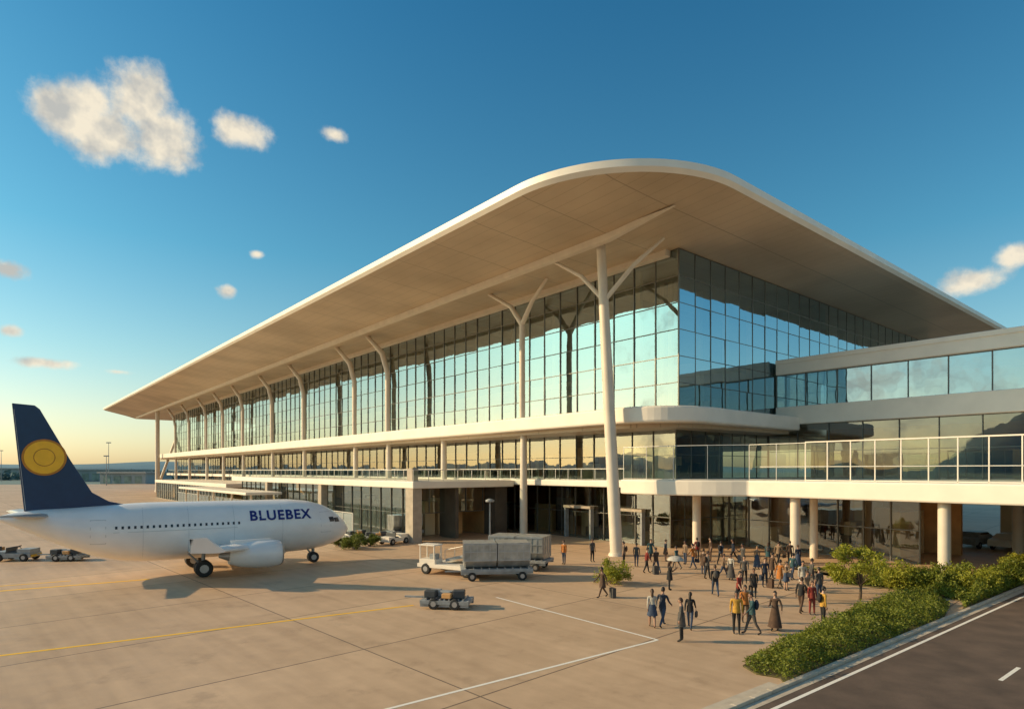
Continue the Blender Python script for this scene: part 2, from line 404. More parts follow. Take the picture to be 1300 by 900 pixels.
s=MB(); s.box(-8,3.8,84,150,3.9,4.6,0); s.box(-14,-9.2,52,92,3.7,4.05,0)
s.obj('pier_roof',[WHITE],T,bevel=.05)
s=MB()
for u in(53,62,72,82,91): s.tube([(-13,u,0),(-13,u,3.7)],[.15,.15],8)
s.obj('pier_posts',[COLM],T)
gwall('pier_glass','u',-7.5,85,150,0,3.9,2.4,2,GL_UP)
s=MB(); s.box(-4,-3.5,85,150,0,3.9,0); s.obj('pier_interior',[WARM],T)
e=empty('glass_fence',(8.6,50.9,0),ANG); f=MB(); g=MB()
for i in range(34):
    u=26+i*2.4; f.box(-11.05,-10.95,u-.05,u+.05,0,2.6); g.add([(-11,u+.06,.15),(-11,u+2.34,.15),(-11,u+2.34,2.5),(-11,u+.06,2.5)],[(0,1,2,3)])
f.box(-11.04,-10.96,26,107.6,2.55,2.63); f.obj('posts',[MULLW],e); g.obj('panes',[GL_UP],e)
p=G(622,690); m=MB(); m.tube([(0,0,0),(0,0,4.0)],[.10,.07],10,0); m.tube([(0,0,4.0),(0,0,4.15),(0,0,4.3)],[.4,.45,.15],14,0); m.tube([(0,0,0),(0,0,.3)],[.2,.16],10,0); m.obj('street_lamp',[GREYP],loc=(p[0],p[1],0))

# ---------------------------------------------------------------- ground
g=MB(); g.add([(-6000,-3000,-.06),(6000,-3000,-.06),(6000,7000,-.06),(-6000,7000,-.06)],[(0,1,2,3)]); g.obj('ground',[FIELD])
g=MB(); g.add([(-280,-80,0),(260,-80,0),(260,420,0),(-280,300,0)],[(0,1,2,3)]); g.obj('apron',[CONC])
def strip(mb,p,q,w,z=.005,mi=0):
    a=Vector(p);b=Vector(q);d=(b-a).normalized();nn=Vector((-d.y,d.x))*w/2
    mb.add([(*(a+nn),z),(*(a-nn),z),(*(b-nn),z),(*(b+nn),z)],[(0,1,2,3)],mi)
g=MB()
y0,y1=G(0,832),G(525,768); d=(Vector(y1)-Vector(y0)).normalized()
strip(g,Vector(y0)-d*25,y1,.19)
y0,y1=G(0,750),G(190,735); d=(Vector(y1)-Vector(y0)).normalized(); strip(g,Vector(y0)-d*30,y1,.3)
y0,y1=G(0,743),G(90,737); strip(g,Vector(y0)-d*30,y1,.2)
g.obj('yellow_taxi_lines',[YLINE])
g=MB(); a,b_,c_=G(490,900),G(835,812),G(630,758); d=(Vector(b_)-Vector(a)).normalized()
strip(g,Vector(a)-d*12,b_,.13); strip(g,b_,c_,.13,.009); g.obj('white_stand_lines',[WLINE])
KA=Vector((6.5,18.2)); KD=Vector((.788,.616)).normalized(); KN=Vector((KD.y,-KD.x))
def K(t,o): p=KA+KD*t+KN*o; return (p.x,p.y)
g=MB(); g.add([(*K(-40,.1),.006),(*K(-40,16),.006),(*K(220,16),.006),(*K(220,.1),.006)],[(0,1,2,3)]); g.obj('road',[ASPH])
g=MB(); strip(g,K(-40,.75),K(220,.75),.13,.011)
for i in range(-6,30): strip(g,K(9.2+i*7,4.1),K(11.4+i*7,4.1),.13,.011)
strip(g,K(-40,13.6),K(220,13.6),.13,.011)
g.obj('road_markings',[WLINE])
g=MB()
def kerbline(mb,pts,w=.16,h=.12):
    for p,q in zip(pts[:-1],pts[1:]):
        p=Vector(p);q=Vector(q);m=(p+q)/2;Ln=(q-p).length-.015
        mb.obox((m.x,m.y,h/2+.001),(Ln,w,h),math.atan2(q.y-p.y,q.x-p.x))
kerbline(g,[K(-40+i*1.0,0.0) for i in range(261)],w=.2); kerbline(g,[K(-40+i*4,16.05) for i in range(66)])
g.obj('kerb',[KERB],bevel=.02)
g=MB(); strip(g,K(-40,-.35),K(3.0,-.35),.46,.008); strip(g,K(-40,.26),K(220,.26),.3,.012); g.obj('gutter',[KERB])
g=MB(); g.add([(*K(-40,16.2),.004),(*K(-40,40),.004),(*K(220,40),.004),(*K(220,16.2),.004)],[(0,1,2,3)]); g.obj('pavement',[KERB])

# ---------------------------------------------------------------- foliage
def leaves(mb,pts,size,mi=0,up=0.3):
    n=len(pts); a=np.random.normal(size=(n,3)); a/=np.linalg.norm(a,axis=1)[:,None]
    b=np.random.normal(size=(n,3)); b-= (a*b).sum(1)[:,None]*a; b/=np.linalg.norm(b,axis=1)[:,None]
    s=size*np.random.uniform(.6,1.3,n)[:,None]; P=np.asarray(pts)
    q=np.stack([P-a*s,P-b*s*.45,P+a*s,P+b*s*.45],1).reshape(-1,3)
    q[:,2]=np.maximum(q[:,2],.01)
    o=len(mb.v); mb.v+=[tuple(x) for x in q]
    mb.f+=[[o+4*i,o+4*i+1,o+4*i+2,o+4*i+3] for i in range(n)]; mb.m+=[mi]*n; mb.sm+=[False]*n
def inpoly(x,y,poly):
    r=False;j=len(poly)-1
    for i in range(len(poly)):
        if (poly[i][1]>y)!=(poly[j][1]>y) and x<(poly[j][0]-poly[i][0])*(y-poly[i][1])/(poly[j][1]-poly[i][1])+poly[i][0]: r=not r
        j=i
    return r
from mathutils import noise as mn
def bed(name,poly,h,n,leaf,mats,lum=.6):
    mb=MB(); P=[]; xs=[p[0] for p in poly]; ys=[p[1] for p in poly]
    while len(P)<n:
        x=random.uniform(min(xs),max(xs));y=random.uniform(min(ys),max(ys))
        if not inpoly(x,y,poly): continue
        e=min(abs((x-poly[i][0])*(poly[(i+1)%len(poly)][1]-poly[i][1])-(y-poly[i][1])*(poly[(i+1)%len(poly)][0]-poly[i][0]))/max(.01,math.hypot(poly[(i+1)%len(poly)][0]-poly[i][0],poly[(i+1)%len(poly)][1]-poly[i][1])) for i in range(len(poly)))
        hh=h*min(1,.35+e*1.1)*(1+lum*mn.noise(Vector((x*.9,y*.9,3)))+.35*mn.noise(Vector((x*3,y*3,7))))
        P.append((x+random.gauss(0,.04),y+random.gauss(0,.04),.03+max(.05,hh)*random.random()**.45*random.uniform(.9,1.25)))
    leaves(mb,P,leaf,1)
    mb.prism(poly,.0,.06,0); return mb.obj(name,mats)
hb=[G(943,846),G(960,856),G(990,861),K(3.2,-.15),K(17.8,-.15),G(1205,768),G(1150,760),G(1120,765),G(1075,785),G(1010,812)]
bed('hedge',hb,.60,32000,.055,[SOIL,LEAF],lum=.9)
b2=[G(1065,741),G(1130,748),G(1180,757),G(1228,764),K(20.5,-.2),K(48,-.2),toW(3,-22),toW(4.5,-12),G(1090,733)]
bed('shrub_bed',b2,.8,34000,.08,[SOIL,LEAF],lum=1.0)
def shrub(name,x,y,rx,ry,h,n,leaf,m,z0=0.0):
    mb=MB(); P=[]; cl=[]
    for i in range(16): 
        a=random.uniform(0,6.28);rr=random.random()**.6; z=random.uniform(.3,1)
        cl.append((x+rx*rr*.8*math.cos(a),y+ry*rr*.8*math.sin(a),z0+h*z*(1-.3*rr),random.uniform(.15,.32)*h))
    for q in cl:
        mb.tube([(x+random.uniform(-.1,.1),y,z0),((x+q[0])/2,(y+q[1])/2,q[2]*.45),(q[0],q[1],q[2])],[.03,.02,.008],5,0)
        for i in range(n//16):
            d=Vector((random.gauss(0,1),random.gauss(0,1),random.gauss(0,.8))).normalized()*q[3]*random.random()**.35*random.uniform(.7,1.4)
            P.append((q[0]+d.x,q[1]+d.y,max(.03,q[2]+d.z)))
    leaves(mb,P,leaf,1); return mb.obj(name,[BARK,m])
def tree(name,x,y,h,cr,n,leaf,m):
    mb=MB(); P=[]
    mb.tube([(x,y,0),(x+.05,y,h*.25),(x-.05,y+.05,h*.5)],[.09*h/3,.07*h/3,.04*h/3],8,0)
    for i in range(22):
        a=random.uniform(0,6.28);rr=random.random()**.5*cr;z=h*random.uniform(.38,.98); rr*=math.sqrt(max(.1,1-((z/h-.6)/.5)**2))
        q=(x+rr*math.cos(a),y+rr*math.sin(a),z)
        mb.tube([(x,y,h*random.uniform(.2,.45)),((x+q[0])/2,(y+q[1])/2,(z+h*.35)/2+.1),q],[.03*h/3,.02*h/3,.008],5,0)
        cs=random.uniform(.14,.24)*h*.6
        for k in range(n//22):
            d=Vector((random.gauss(0,1),random.gauss(0,1),random.gauss(0,.7))).normalized()*cs*random.random()**.4*random.uniform(.7,1.35)
            P.append((q[0]+d.x,q[1]+d.y,q[2]+d.z))
    leaves(mb,P,leaf,1); return mb.obj(name,[BARK,m])
p=G(1092,760); tree('small_tree',p[0],p[1],2.75,1.7,5500,.075,LEAF3)
p=G(778,741); shrub('shrub',p[0],p[1],1.15,.9,1.75,3800,.07,LEAF3)
for (px,py,r,h,l) in [(1150,750,1.3,1.7,LEAF3),(1185,752,1.4,1.4,LEAF),(1232,752,1.6,1.5,LEAF3),(1275,742,1.8,1.6,LEAF),(1120,742,1.0,1.3,LEAF),(1300,735,2,1.6,LEAF3),(1210,745,1.5,1.7,LEAF)]:
    p=G(px,py); shrub('shrub',p[0],p[1],r,r*.8,h,4000,.075,l)
for (px,py,r,h) in [(452,697,1.5,1.4),(470,693,1.2,1.1),(433,694,1.2,1.0)]:
    p=G(px,py); shrub('shrub',p[0],p[1],r,r*.8,h,3000,.09,LEAF2)
mb=MB(); P=[]
for i in range(420):
    a=math.radians(random.uniform(-62,-24)); D=random.uniform(430,620); x=D*math.tan(a); 
    for k in range(26):
        P.append((x+random.gauss(0,4),D+random.gauss(0,4),random.uniform(0,1)*random.uniform(3,7)))
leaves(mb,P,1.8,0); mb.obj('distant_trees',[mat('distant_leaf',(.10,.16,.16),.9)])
hm=MB(); vs=[];N=480
for i in range(N+1):
    a=2*math.pi*i/N; x,y=math.sin(a),math.cos(a)
    k=max(0,min(1,(.15-y)/.4))
    hh=24+18*(mn.noise(Vector((x*3,y*3,1)))+.5*mn.noise(Vector((x*9,y*9,2))))+ k*(150+260*mn.noise(Vector((x*2.2,y*2.2,9)))+110*mn.noise(Vector((x*7,y*7,5)))+40*mn.noise(Vector((x*20,y*20,5))))
    hh=max(10,hh)
    vs+=[(2300*x,2300*y,-5),(2450*x,2450*y,hh*.5),(2600*x,2600*y,hh),(2900*x,2900*y,-5)]
hm.add(vs,[(4*i+j,4*i+4+j,4*i+5+j,4*i+1+j) for i in range(N) for j in range(3)],0,True)
hm.obj('hills',[HILL])
def far_building(name,x,y,w,d,h):
    e=empty(name,(x,y,0),random.uniform(-.2,.2)); m=MB(); m.box(-w/2,w/2,-d/2,d/2,0,h,0); m.obj('walls',[BLUEGREY],e)
    m=MB(); m.box(-w/2-1,w/2+1,-d/2-1,d/2+1,h+.002,h+.8,0); m.obj('roof',[GREYP],e)
    m=MB()
    k=int(w/6)
    for i in range(k): m.box(-w/2+2+i*6,-w/2+6+i*6,-d/2-.1,-d/2-.01,.5,h*.75,0)
    m.obj('windows',[TEALI],e)
far_building('hangar',-265,400,50,25,7); far_building('hangar',-390,480,60,25,8); far_building('hangar',-200,330,26,20,5.5)
for (x,y,h) in [(-215,330,22),(-270,360,18),(-190,290,14),(-330,400,20)]:
    m=MB(); m.tube([(x,y,0),(x,y,h)],[.22,.1],8,0); m.box(x-1.2,x+1.2,y-.2,y+.2,h-.5,h,0); m.obj('light_mast',[GREYP])

# ---------------------------------------------------------------- airliner
PA=math.atan2(.56,.83)
A=empty('airliner',(-21.8,43.0,0),PA)
PW=mat('aircraft_white',(.83,.81,.79),.22,var=.05,scale=.8,detail=7); PB=mat('aircraft_blue',(.008,.035,.10),.3,var=.1); PY=mat('tail_yellow',(.95,.50,.02),.35,var=.05)
PO=mat('tail_orange',(.50,.19,.01),.35); PG=mat('aircraft_grey',(.42,.43,.44),.35,var=.06); PWIN=mat('aircraft_window',(.03,.035,.045),.15); LT=mat('livery_blue',(.010,.02,.17),.35)
PLG=mat('aircraft_panel_line',(.50,.50,.50),.4)
st=[(-10.7,4.12,.10),(-10.3,4.08,.32),(-9,3.82,.78),(-7.5,3.42,1.22),(-6,3.12,1.60),(-4.5,2.96,1.85),(-3,2.92,1.96),(6.0,2.90,1.96),(7.4,2.85,1.86),(8.6,2.76,1.60),(9.5,2.64,1.22),(10.1,2.52,.82),(10.45,2.46,.45),(10.62,2.43,.08)]
sx=[q[0] for q in st]
def prof(s):
    zc=0;r=0
    for o in(-.3,-.15,0,.15,.3): zc+=np.interp(s+o,sx,[q[1] for q in st]); r+=np.interp(s+o,sx,[q[2] for q in st])
    return zc/5,r/5
m=MB(); NS=90; vs=[];NC=40
xs=[-10.7+ (21.32)*i/NS for i in range(NS+1)]
for x in xs:
    zc,r=prof(x)
    if x>=10.6: r=.06
    for k in range(NC):
        t=2*math.pi*k/NC; vs.append((x,r*math.cos(t),zc+r*math.sin(t)))
fs=[(i*NC+k,(i+1)*NC+k,(i+1)*NC+(k+1)%NC,i*NC+(k+1)%NC) for i in range(NS) for k in range(NC)]
m.add(vs,fs,0,True); m.add(vs,[tuple(range(NC)),tuple(NS*NC+k for k in range(NC-1,-1,-1))],0); m.obj('fuselage',[PW],A)
def surf(x,z,side,off):
    zc,r=prof(x); r+=off; dz=max(-r*.999,min(r*.999,z-zc)); return (x,side*math.sqrt(r*r-dz*dz),z)
def patch(mb,x0,x1,z0,z1,side,off=.012,mi=0,nx=2,nz=3,skew=0):
    vs=[]
    for j in range(nz+1):
        for i in range(nx+1):
            z=z0+(z1-z0)*j/nz; vs.append(surf(x0+(x1-x0)*i/nx+skew*(z-z0),z,side,off))
    mb.add(vs,[(j*(nx+1)+i,j*(nx+1)+i+1,(j+1)*(nx+1)+i+1,(j+1)*(nx+1)+i) for j in range(nz) for i in range(nx)],mi)
m=MB()
for sd in(-1,1):
    for i in range(22): patch(m,-4.9+i*.34,-4.9+i*.34+.13,3.30,3.48,sd)
    patch(m,8.75,9.15,3.15,3.5,sd,skew=-.2); patch(m,9.2,9.62,3.1,3.42,sd,skew=-.3)
m.obj('windows',[PWIN],A)
m=MB()
for sd in(-1,1):
    for x in(-6.2,8.0):
        for q in((x,x+.03,2.4,3.9),(x+.8,x+.83,2.4,3.9),(x,x+.83,2.4,2.43),(x,x+.83,3.88,3.91)): patch(m,*q,sd,off=.008)
    for x in(-3.4,-.8,2.0,5.2): patch(m,x,x+.02,1.3,4.6,sd,off=.006,nz=14)
    patch(m,-5,2.2,3.08,3.11,sd,off=.009,nx=6)
m.obj('door_outlines',[PLG],A)
fin=[(-4.0,4.70),(-5.2,5.0),(-6.1,5.6),(-7.2,7.6),(-8.75,10.75),(-9.0,10.98),(-10.1,11.05),(-9.5,4.3),(-9.0,4.0)]
m=MB(); nf=len(fin); m.v=[(x,-.14*(1 if z<6 else .8),z) for x,z in fin]+[(x,.14*(1 if z<6 else .8),z) for x,z in fin]
m.f=[list(range(nf)),list(range(2*nf-1,nf-1,-1))]+[[i,nf+i,nf+(i+1)%nf,(i+1)%nf] for i in range(nf)]; m.m=[0]*len(m.f); m.sm=[False]*len(m.f)
m.obj('tail_fin',[PB],A,bevel=.04)
m=MB()
for sd in(-1,1):
    for rr,mi,o in((1.12,1,.155),(1.0,0,.160),(.55,1,.165),(.5,0,.170)):
        m.add([(-8.52+rr*math.cos(t*math.pi/20),sd*o,7.8+rr*math.sin(t*math.pi/20)) for t in range(40)],[tuple(range(40))],mi)
    m.add([(-9.45,sd*.15,4.6),(-9.42,sd*.15,4.6),(-9.98,sd*.15,10.7),(-10.0,sd*.15,10.7)],[(0,1,2,3)],2)
m.obj('tail_emblem',[PY,PO,PG],A)
def wing(mb,root,tip,yr,yt,zr,zt,tr,tt,sd,mi=0,dz=0):
    vs=[];pf=[(0,0),(.08,.5),(.3,.7),(.6,.45),(1,.04),(.6,-.2),(.3,-.3),(.08,-.25)]
    for (a,b),y,z,t in((root,yr,zr,tr),(tip,yt,zt,tt)):
        for q in pf: vs.append((a+(b-a)*q[0],sd*y,z+q[1]*t))
    k=len(pf); mb.add(vs,[(i,(i+1)%k,k+(i+1)%k,k+i) for i in range(k)],mi,True); mb.add(vs,[tuple(range(k)),tuple(range(2*k-1,k-1,-1))],mi,False)
for sd,nm in((-1,'wing_starboard'),(1,'wing_port')):
    m=MB(); wing(m,(5.0,-.8),(0.6,-1.3),.9,7.4,1.55,2.15,.75,.28,sd); wing(m,(.6,-1.3),(-.4,-1.4),7.4,7.6,2.15,3.0,.28,.1,sd); m.obj(nm,[PW],A)
    m=MB(); wing(m,(-8.0,-9.9),(-9.7,-10.7),.3,3.4,4.15,4.4,.35,.15,sd); m.obj('stabilizer',[PG],A)
    m=MB(); y=sd*4.0; z=1.42
    m.tube([(4.6,y,z),(4.5,y,z),(4.0,y,z),(3.0,y,z),(2.0,y,z),(1.3,y,z+.03)],[.72,.82,.92,.92,.78,.56],24,0)
    m.tube([(4.62,y,z),(4.52,y,z)],[.74,.835],24,2)
    m.tube([(4.615,y,z),(4.635,y,z)],[.66,.66],24,1); m.tube([(4.62,y,z),(4.9,y,z)],[.22,.02],12,2); m.tube([(1.3,y,z+.03),(.7,y,z+.05)],[.36,.12],12,2)
    m.box(1.4,3.9,y-.1,y+.1,z+.75,z+1.0,0)
    m.obj('engine',[PW,DKP,STEEL],A)
def gear(name,x,y,r,tw):
    m=MB(); m.tube([(x,y,r),(x,y,1.7)],[.11,.13],10,2); m.tube([(x,y,r+.1),(x-.9,y,1.6)],[.06,.06],8,2)
    for k in(-1,1): m.wheel((x,y+k*tw,r),r,tw*1.3,(0,1,0),0,1)
    m.obj(name,[RUB,STEEL,GREYP],A)
gear('main_gear',0,-2.5,.55,.28); gear('main_gear',0,2.5,.55,.28); gear('nose_gear',7.9,0,.4,.18)
cu=bpy.data.curves.new('txt','FONT'); cu.body='BLUEBEX'; cu.size=.92; cu.offset=.026; cu.space_character=1.15
to=bpy.data.objects.new('txt',cu); scene.collection.objects.link(to); bpy.context.view_layer.update()
dg=bpy.context.evaluated_depsgraph_get(); me=bpy.data.meshes.new_from_object(to.evaluated_get(dg))
bpy.data.objects.remove(to)
w=max(v.co.x for v in me.vertices)
for v in me.vertices:
    x=3.0+v.co.x/w*4.3; v.co=Vector(surf(x,3.52+v.co.y,-1,.035))
me.materials.append(LT); lo=bpy.data.objects.new('livery_lettering',me); scene.collection.objects.link(lo); lo.parent=A

# ---------------------------------------------------------------- ground vehicles
CONT=mat('container_alu',(.42,.41,.38),.35,.5,var=.3,scale=1.5)
def trailer(name,x,y,rz,n=2,boxes=True,L=5.2,W=2.2,deck=.75):
    e=empty(name,(x,y,0),rz); m=MB()
    m.box(-L/2,L/2,-W/2,W/2,deck-.18,deck,0); m.box(-L/2-1.0,-L/2,-.06,.06,.45,.53,0)
    for yy in(-W/2+.12,W/2-.12): m.box(-L/2,L/2,yy-.05,yy+.05,deck-.32,deck-.181,0)
    for i in range(9): m.tube([(-L/2+.3+i*(L-.6)/8,-W/2+.1,deck+.04),(-L/2+.3+i*(L-.6)/8,W/2-.1,deck+.04)],.045,8,1)
    m.obj('deck',[GREYP,STEEL],e)
    m=MB()
    for xx in(-L/2+.7,L/2-.7):
        for yy in(-W/2+.1,W/2-.1): m.wheel((xx,yy,.28),.28,.2,(0,1,0),0,1)
        m.box(xx-.06,xx+.06,-W/2+.1,W/2-.1,.24,.32,1)
    m.obj('wheels',[RUB,STEEL],e)
    if boxes:
        cw=(L-.3)/n
        for i in range(n):
            x0=-L/2+.15+i*cw+.06;x1=x0+cw-.12; z0=deck+.09; z1=z0+1.5
            m=MB(); pf=[(-W/2+.05,z0+.45),(-W/2+.45,z0),(W/2-.1,z0),(W/2-.1,z1),(-W/2+.05,z1)]
            vs=[(x0,a,b) for a,b in pf]+[(x1,a,b) for a,b in pf]
            m.add(vs,[(0,1,2,3,4)[::-1],(5,6,7,8,9)]+[(k,(k+1)%5,5+(k+1)%5,5+k) for k in range(5)],0)
            for q in range(6):
                xx=x0+(x1-x0)*q/5; m.box(xx-.025,xx+.025,-W/2+.02,-W/2+.049,z0+.45,z1,1); m.box(xx-.025,xx+.025,W/2-.099,W/2-.06,z0,z1,1)
            for zz in(z0+.46,z0+1.0,z1-.03): m.box(x0,x1,-W/2,-W/2+.048,zz-.03,zz+.03,1)
            m.box(x0-.02,x1+.02,-W/2+.03,W/2-.08,z1+.002,z1+.05,1)
            for q in range(4):
                yy=-W/2+.3+q*.5; m.box(x0-.03,x0-.002,yy-.02,yy+.02,z0+.3,z1,1); m.box(x1+.002,x1+.03,yy-.02,yy+.02,z0+.3,z1,1)
            m.obj('container',[CONT,STEEL],e)
    return e
def loader(name,x,y,rz):
    e=empty(name,(x,y,0),rz); m=MB()
    m.box(-2.3,2.3,-1.1,1.1,.45,.7,0); m.box(-2.2,-.9,-1.0,-.1,.701,1.0,0)
    for a in(-2.15,-1.0):
        for b in(-.95,-.15): m.box(a-.04,a+.04,b-.04,b+.04,1.0,1.9,0)
    m.box(-2.25,-.9,-1.05,-.05,1.9,1.98,0); m.box(-1.5,-1.0,-.8,-.3,1.001,1.35,1)
    m.add([(-.6,-.2,.8),(2.5,-.2,1.5),(2.5,1.0,1.5),(-.6,1.0,.8),(-.6,-.2,1.0),(2.5,-.2,1.7),(2.5,1.0,1.7),(-.6,1.0,1.0)],[(0,3,2,1),(4,5,6,7),(0,1,5,4),(1,2,6,5),(2,3,7,6),(3,0,4,7)],1)
    m.box(1.7,1.8,-.1,.9,.701,1.3,0)
    for q in(-.6,.2,1.0,1.8,2.45): m.box(q-.02,q+.02,-.26,-.21,1.0+(q+.6)*.226,1.6+(q+.6)*.226,2)
    m.add([(-.6,-.26,1.58),(2.5,-.26,2.28),(2.5,-.21,2.28),(-.6,-.21,1.58),(-.6,-.26,1.62),(2.5,-.26,2.32),(2.5,-.21,2.32),(-.6,-.21,1.62)],[(0,3,2,1),(4,5,6,7),(0,1,5,4),(1,2,6,5),(2,3,7,6),(3,0,4,7)],2)
    m.obj('body',[WHITE,GREYP,MULLW],e,bevel=.03)
    m=MB()
    for xx in(-1.6,1.6):
        for yy in(-1.0,1.0): m.wheel((xx,yy,.36),.36,.26,(0,1,0),0,1)
    m.obj('wheels',[RUB,STEEL],e); return e
def tug(name,x,y,rz,col=DKP):
    e=empty(name,(x,y,0),rz); m=MB()
    m.box(-1.35,1.35,-.7,.7,.28,.62,0); m.box(.35,1.3,-.62,.62,.621,.92,0); m.box(-1.3,-.5,-.62,.62,.621,.74,0)
    m.box(-.45,-.35,-.6,.6,.621,1.05,1); m.box(-.35,.1,-.55,.55,.621,.72,1)
    m.tube([(.35,0,.85),(.15,0,1.08)],[.03,.03],6,1); m.tube([(.13,0,1.06),(.11,0,1.1)],[.19,.19],12,1)
    m.box(1.351,1.45,-.6,.6,.32,.5,2)
    m.obj('body',[col,DKP,YEL],e,bevel=.04); m=MB()
    for xx in(-.9,.9):
        for yy in(-.68,.68): m.wheel((xx,yy,.3),.3,.2,(0,1,0),0,1)
    m.obj('wheels',[RUB,STEEL],e); return e
p=G(625,737); trailer('cargo_trailer',p[0]+.2,p[1]+1.0,.12,2,L=4.6)
p=G(570,733); loader('cargo_loader',p[0]+.2,p[1]+1.6,-.5)
p=G(655,727); trailer('cargo_trailer',p[0]+.3,p[1]+2.0,-.35,2,L=4.4)
def dolly(name,x,y,rz,lug=True):
    e=trailer(name,x,y,rz,boxes=False,L=2.5,W=1.4,deck=.45)
    m=MB()
    for (a,b,w,d,h,mi) in [(-.8,-.2,.6,.5,.35,0),(-.1,.1,.7,.5,.28,1),(.65,-.15,.6,.6,.38,0),(.6,.4,.5,.35,.3,2),(-.7,.4,.6,.3,.3,1),(.1,-.42,.5,.3,.25,2)]:
        m.obox((a,b,.54+h/2),(w,d,h),random.uniform(-.2,.2),mi)
    m.obj('luggage',[DKP,GREYP,WARM],e,bevel=.04); return e
p=G(572,772); dolly('baggage_dolly',p[0]-.2,p[1]+.3,-.15)
p=G(22,711); tug('baggage_tug',p[0],p[1],.1,GREYP); p=G(82,711); dolly('baggage_dolly',p[0]+.3,p[1],.1); p=G(5,708); dolly('baggage_dolly',p[0]-1.2,p[1],.0)
p=G(500,690); tug('baggage_tug',p[0],p[1],1.0,WHITE); p=G(478,686); dolly('baggage_dolly',p[0],p[1],.4)
p=G(452,684); dolly('baggage_dolly',p[0],p[1],.9)
p=G(512,683); trailer('cargo_trailer',p[0],p[1]+1,.6,2,L=3.6,W=1.8)
def car(name,x,y,rz,colm):
    e=empty(name,(x,y,0),rz); m=MB()
    side=[(-2.15,.35),(-2.2,.75),(-2.05,.95),(-1.5,1.0),(-.95,1.42),(.45,1.45),(1.15,1.0),(1.95,.88),(2.2,.65),(2.15,.35)]
    n=len(side); W=.88; vs=[(a,-(W if b<1.05 else .68),b) for a,b in side]+[(a,(W if b<1.05 else .68),b) for a,b in side]
    m.v=vs; m.f=[list(range(n))[::-1],list(range(n,2*n))]+[[i,(i+1)%n,n+(i+1)%n,n+i] for i in range(n)]; m.m=[0]*(n+2); m.sm=[False]*(n+2); m.obj('body',[colm],e,bevel=.06)
    m=MB()
    for sd in(-1,1): m.add([(-1.3,sd*.84,1.06),(-.9,sd*.72,1.36),(.4,sd*.72,1.38),(.95,sd*.84,1.06)],[(0,1,2,3)])
    m.add([(.62,-.62,1.37),(1.16,-.76,1.03),(1.16,.76,1.03),(.62,.62,1.37)],[(0,1,2,3)]); m.obj('windows',[PWIN],e)
    m=MB()
    for xx in(-1.35,1.35):
        for yy in(-.8,.8): m.wheel((xx,yy,.32),.32,.22,(0,1,0),0,1)
    m.obj('wheels',[RUB,STEEL],e)
for (px,py,cm) in [(1283,697,WHITE),(1240,694,GREYP)]:
    p=G(px,py); car('parked_car',p[0],p[1],.5,cm)

# ---------------------------------------------------------------- people
SK=[mat('skin_a',(.38,.21,.14),.55),mat('skin_b',(.23,.12,.08),.55),mat('skin_c',(.46,.28,.19),.55)]
HR=[mat('hair_dark',(.02,.014,.01),.6),mat('hair_brown',(.06,.03,.016),.6),mat('hair_blond',(.24,.15,.07),.6)]
CL={k:mat('cloth_'+k,c,.85,var=.25,scale=8) for k,c in dict(navy=(.02,.028,.05),black=(.015,.014,.015),grey=(.08,.072,.066),brown=(.085,.048,.03),orange=(.42,.15,.03),yellow=(.50,.27,.04),red=(.22,.03,.02),white=(.46,.42,.36),denim=(.04,.06,.105),teal=(.03,.08,.09),sky=(.14,.22,.30),tan=(.24,.16,.10),pink=(.4,.18,.16)).items()}
EYE=mat('eye',(.02,.02,.02),.3); LIP=mat('lip',(.25,.07,.06),.5); SHOE=mat('shoe',(.02,.018,.016),.5)
def fk(o,ang_f,ang_s,L):
    return o+Vector((math.sin(ang_s)*math.cos(ang_f),math.sin(ang_f),-math.cos(ang_f)*math.cos(ang_s)))*L
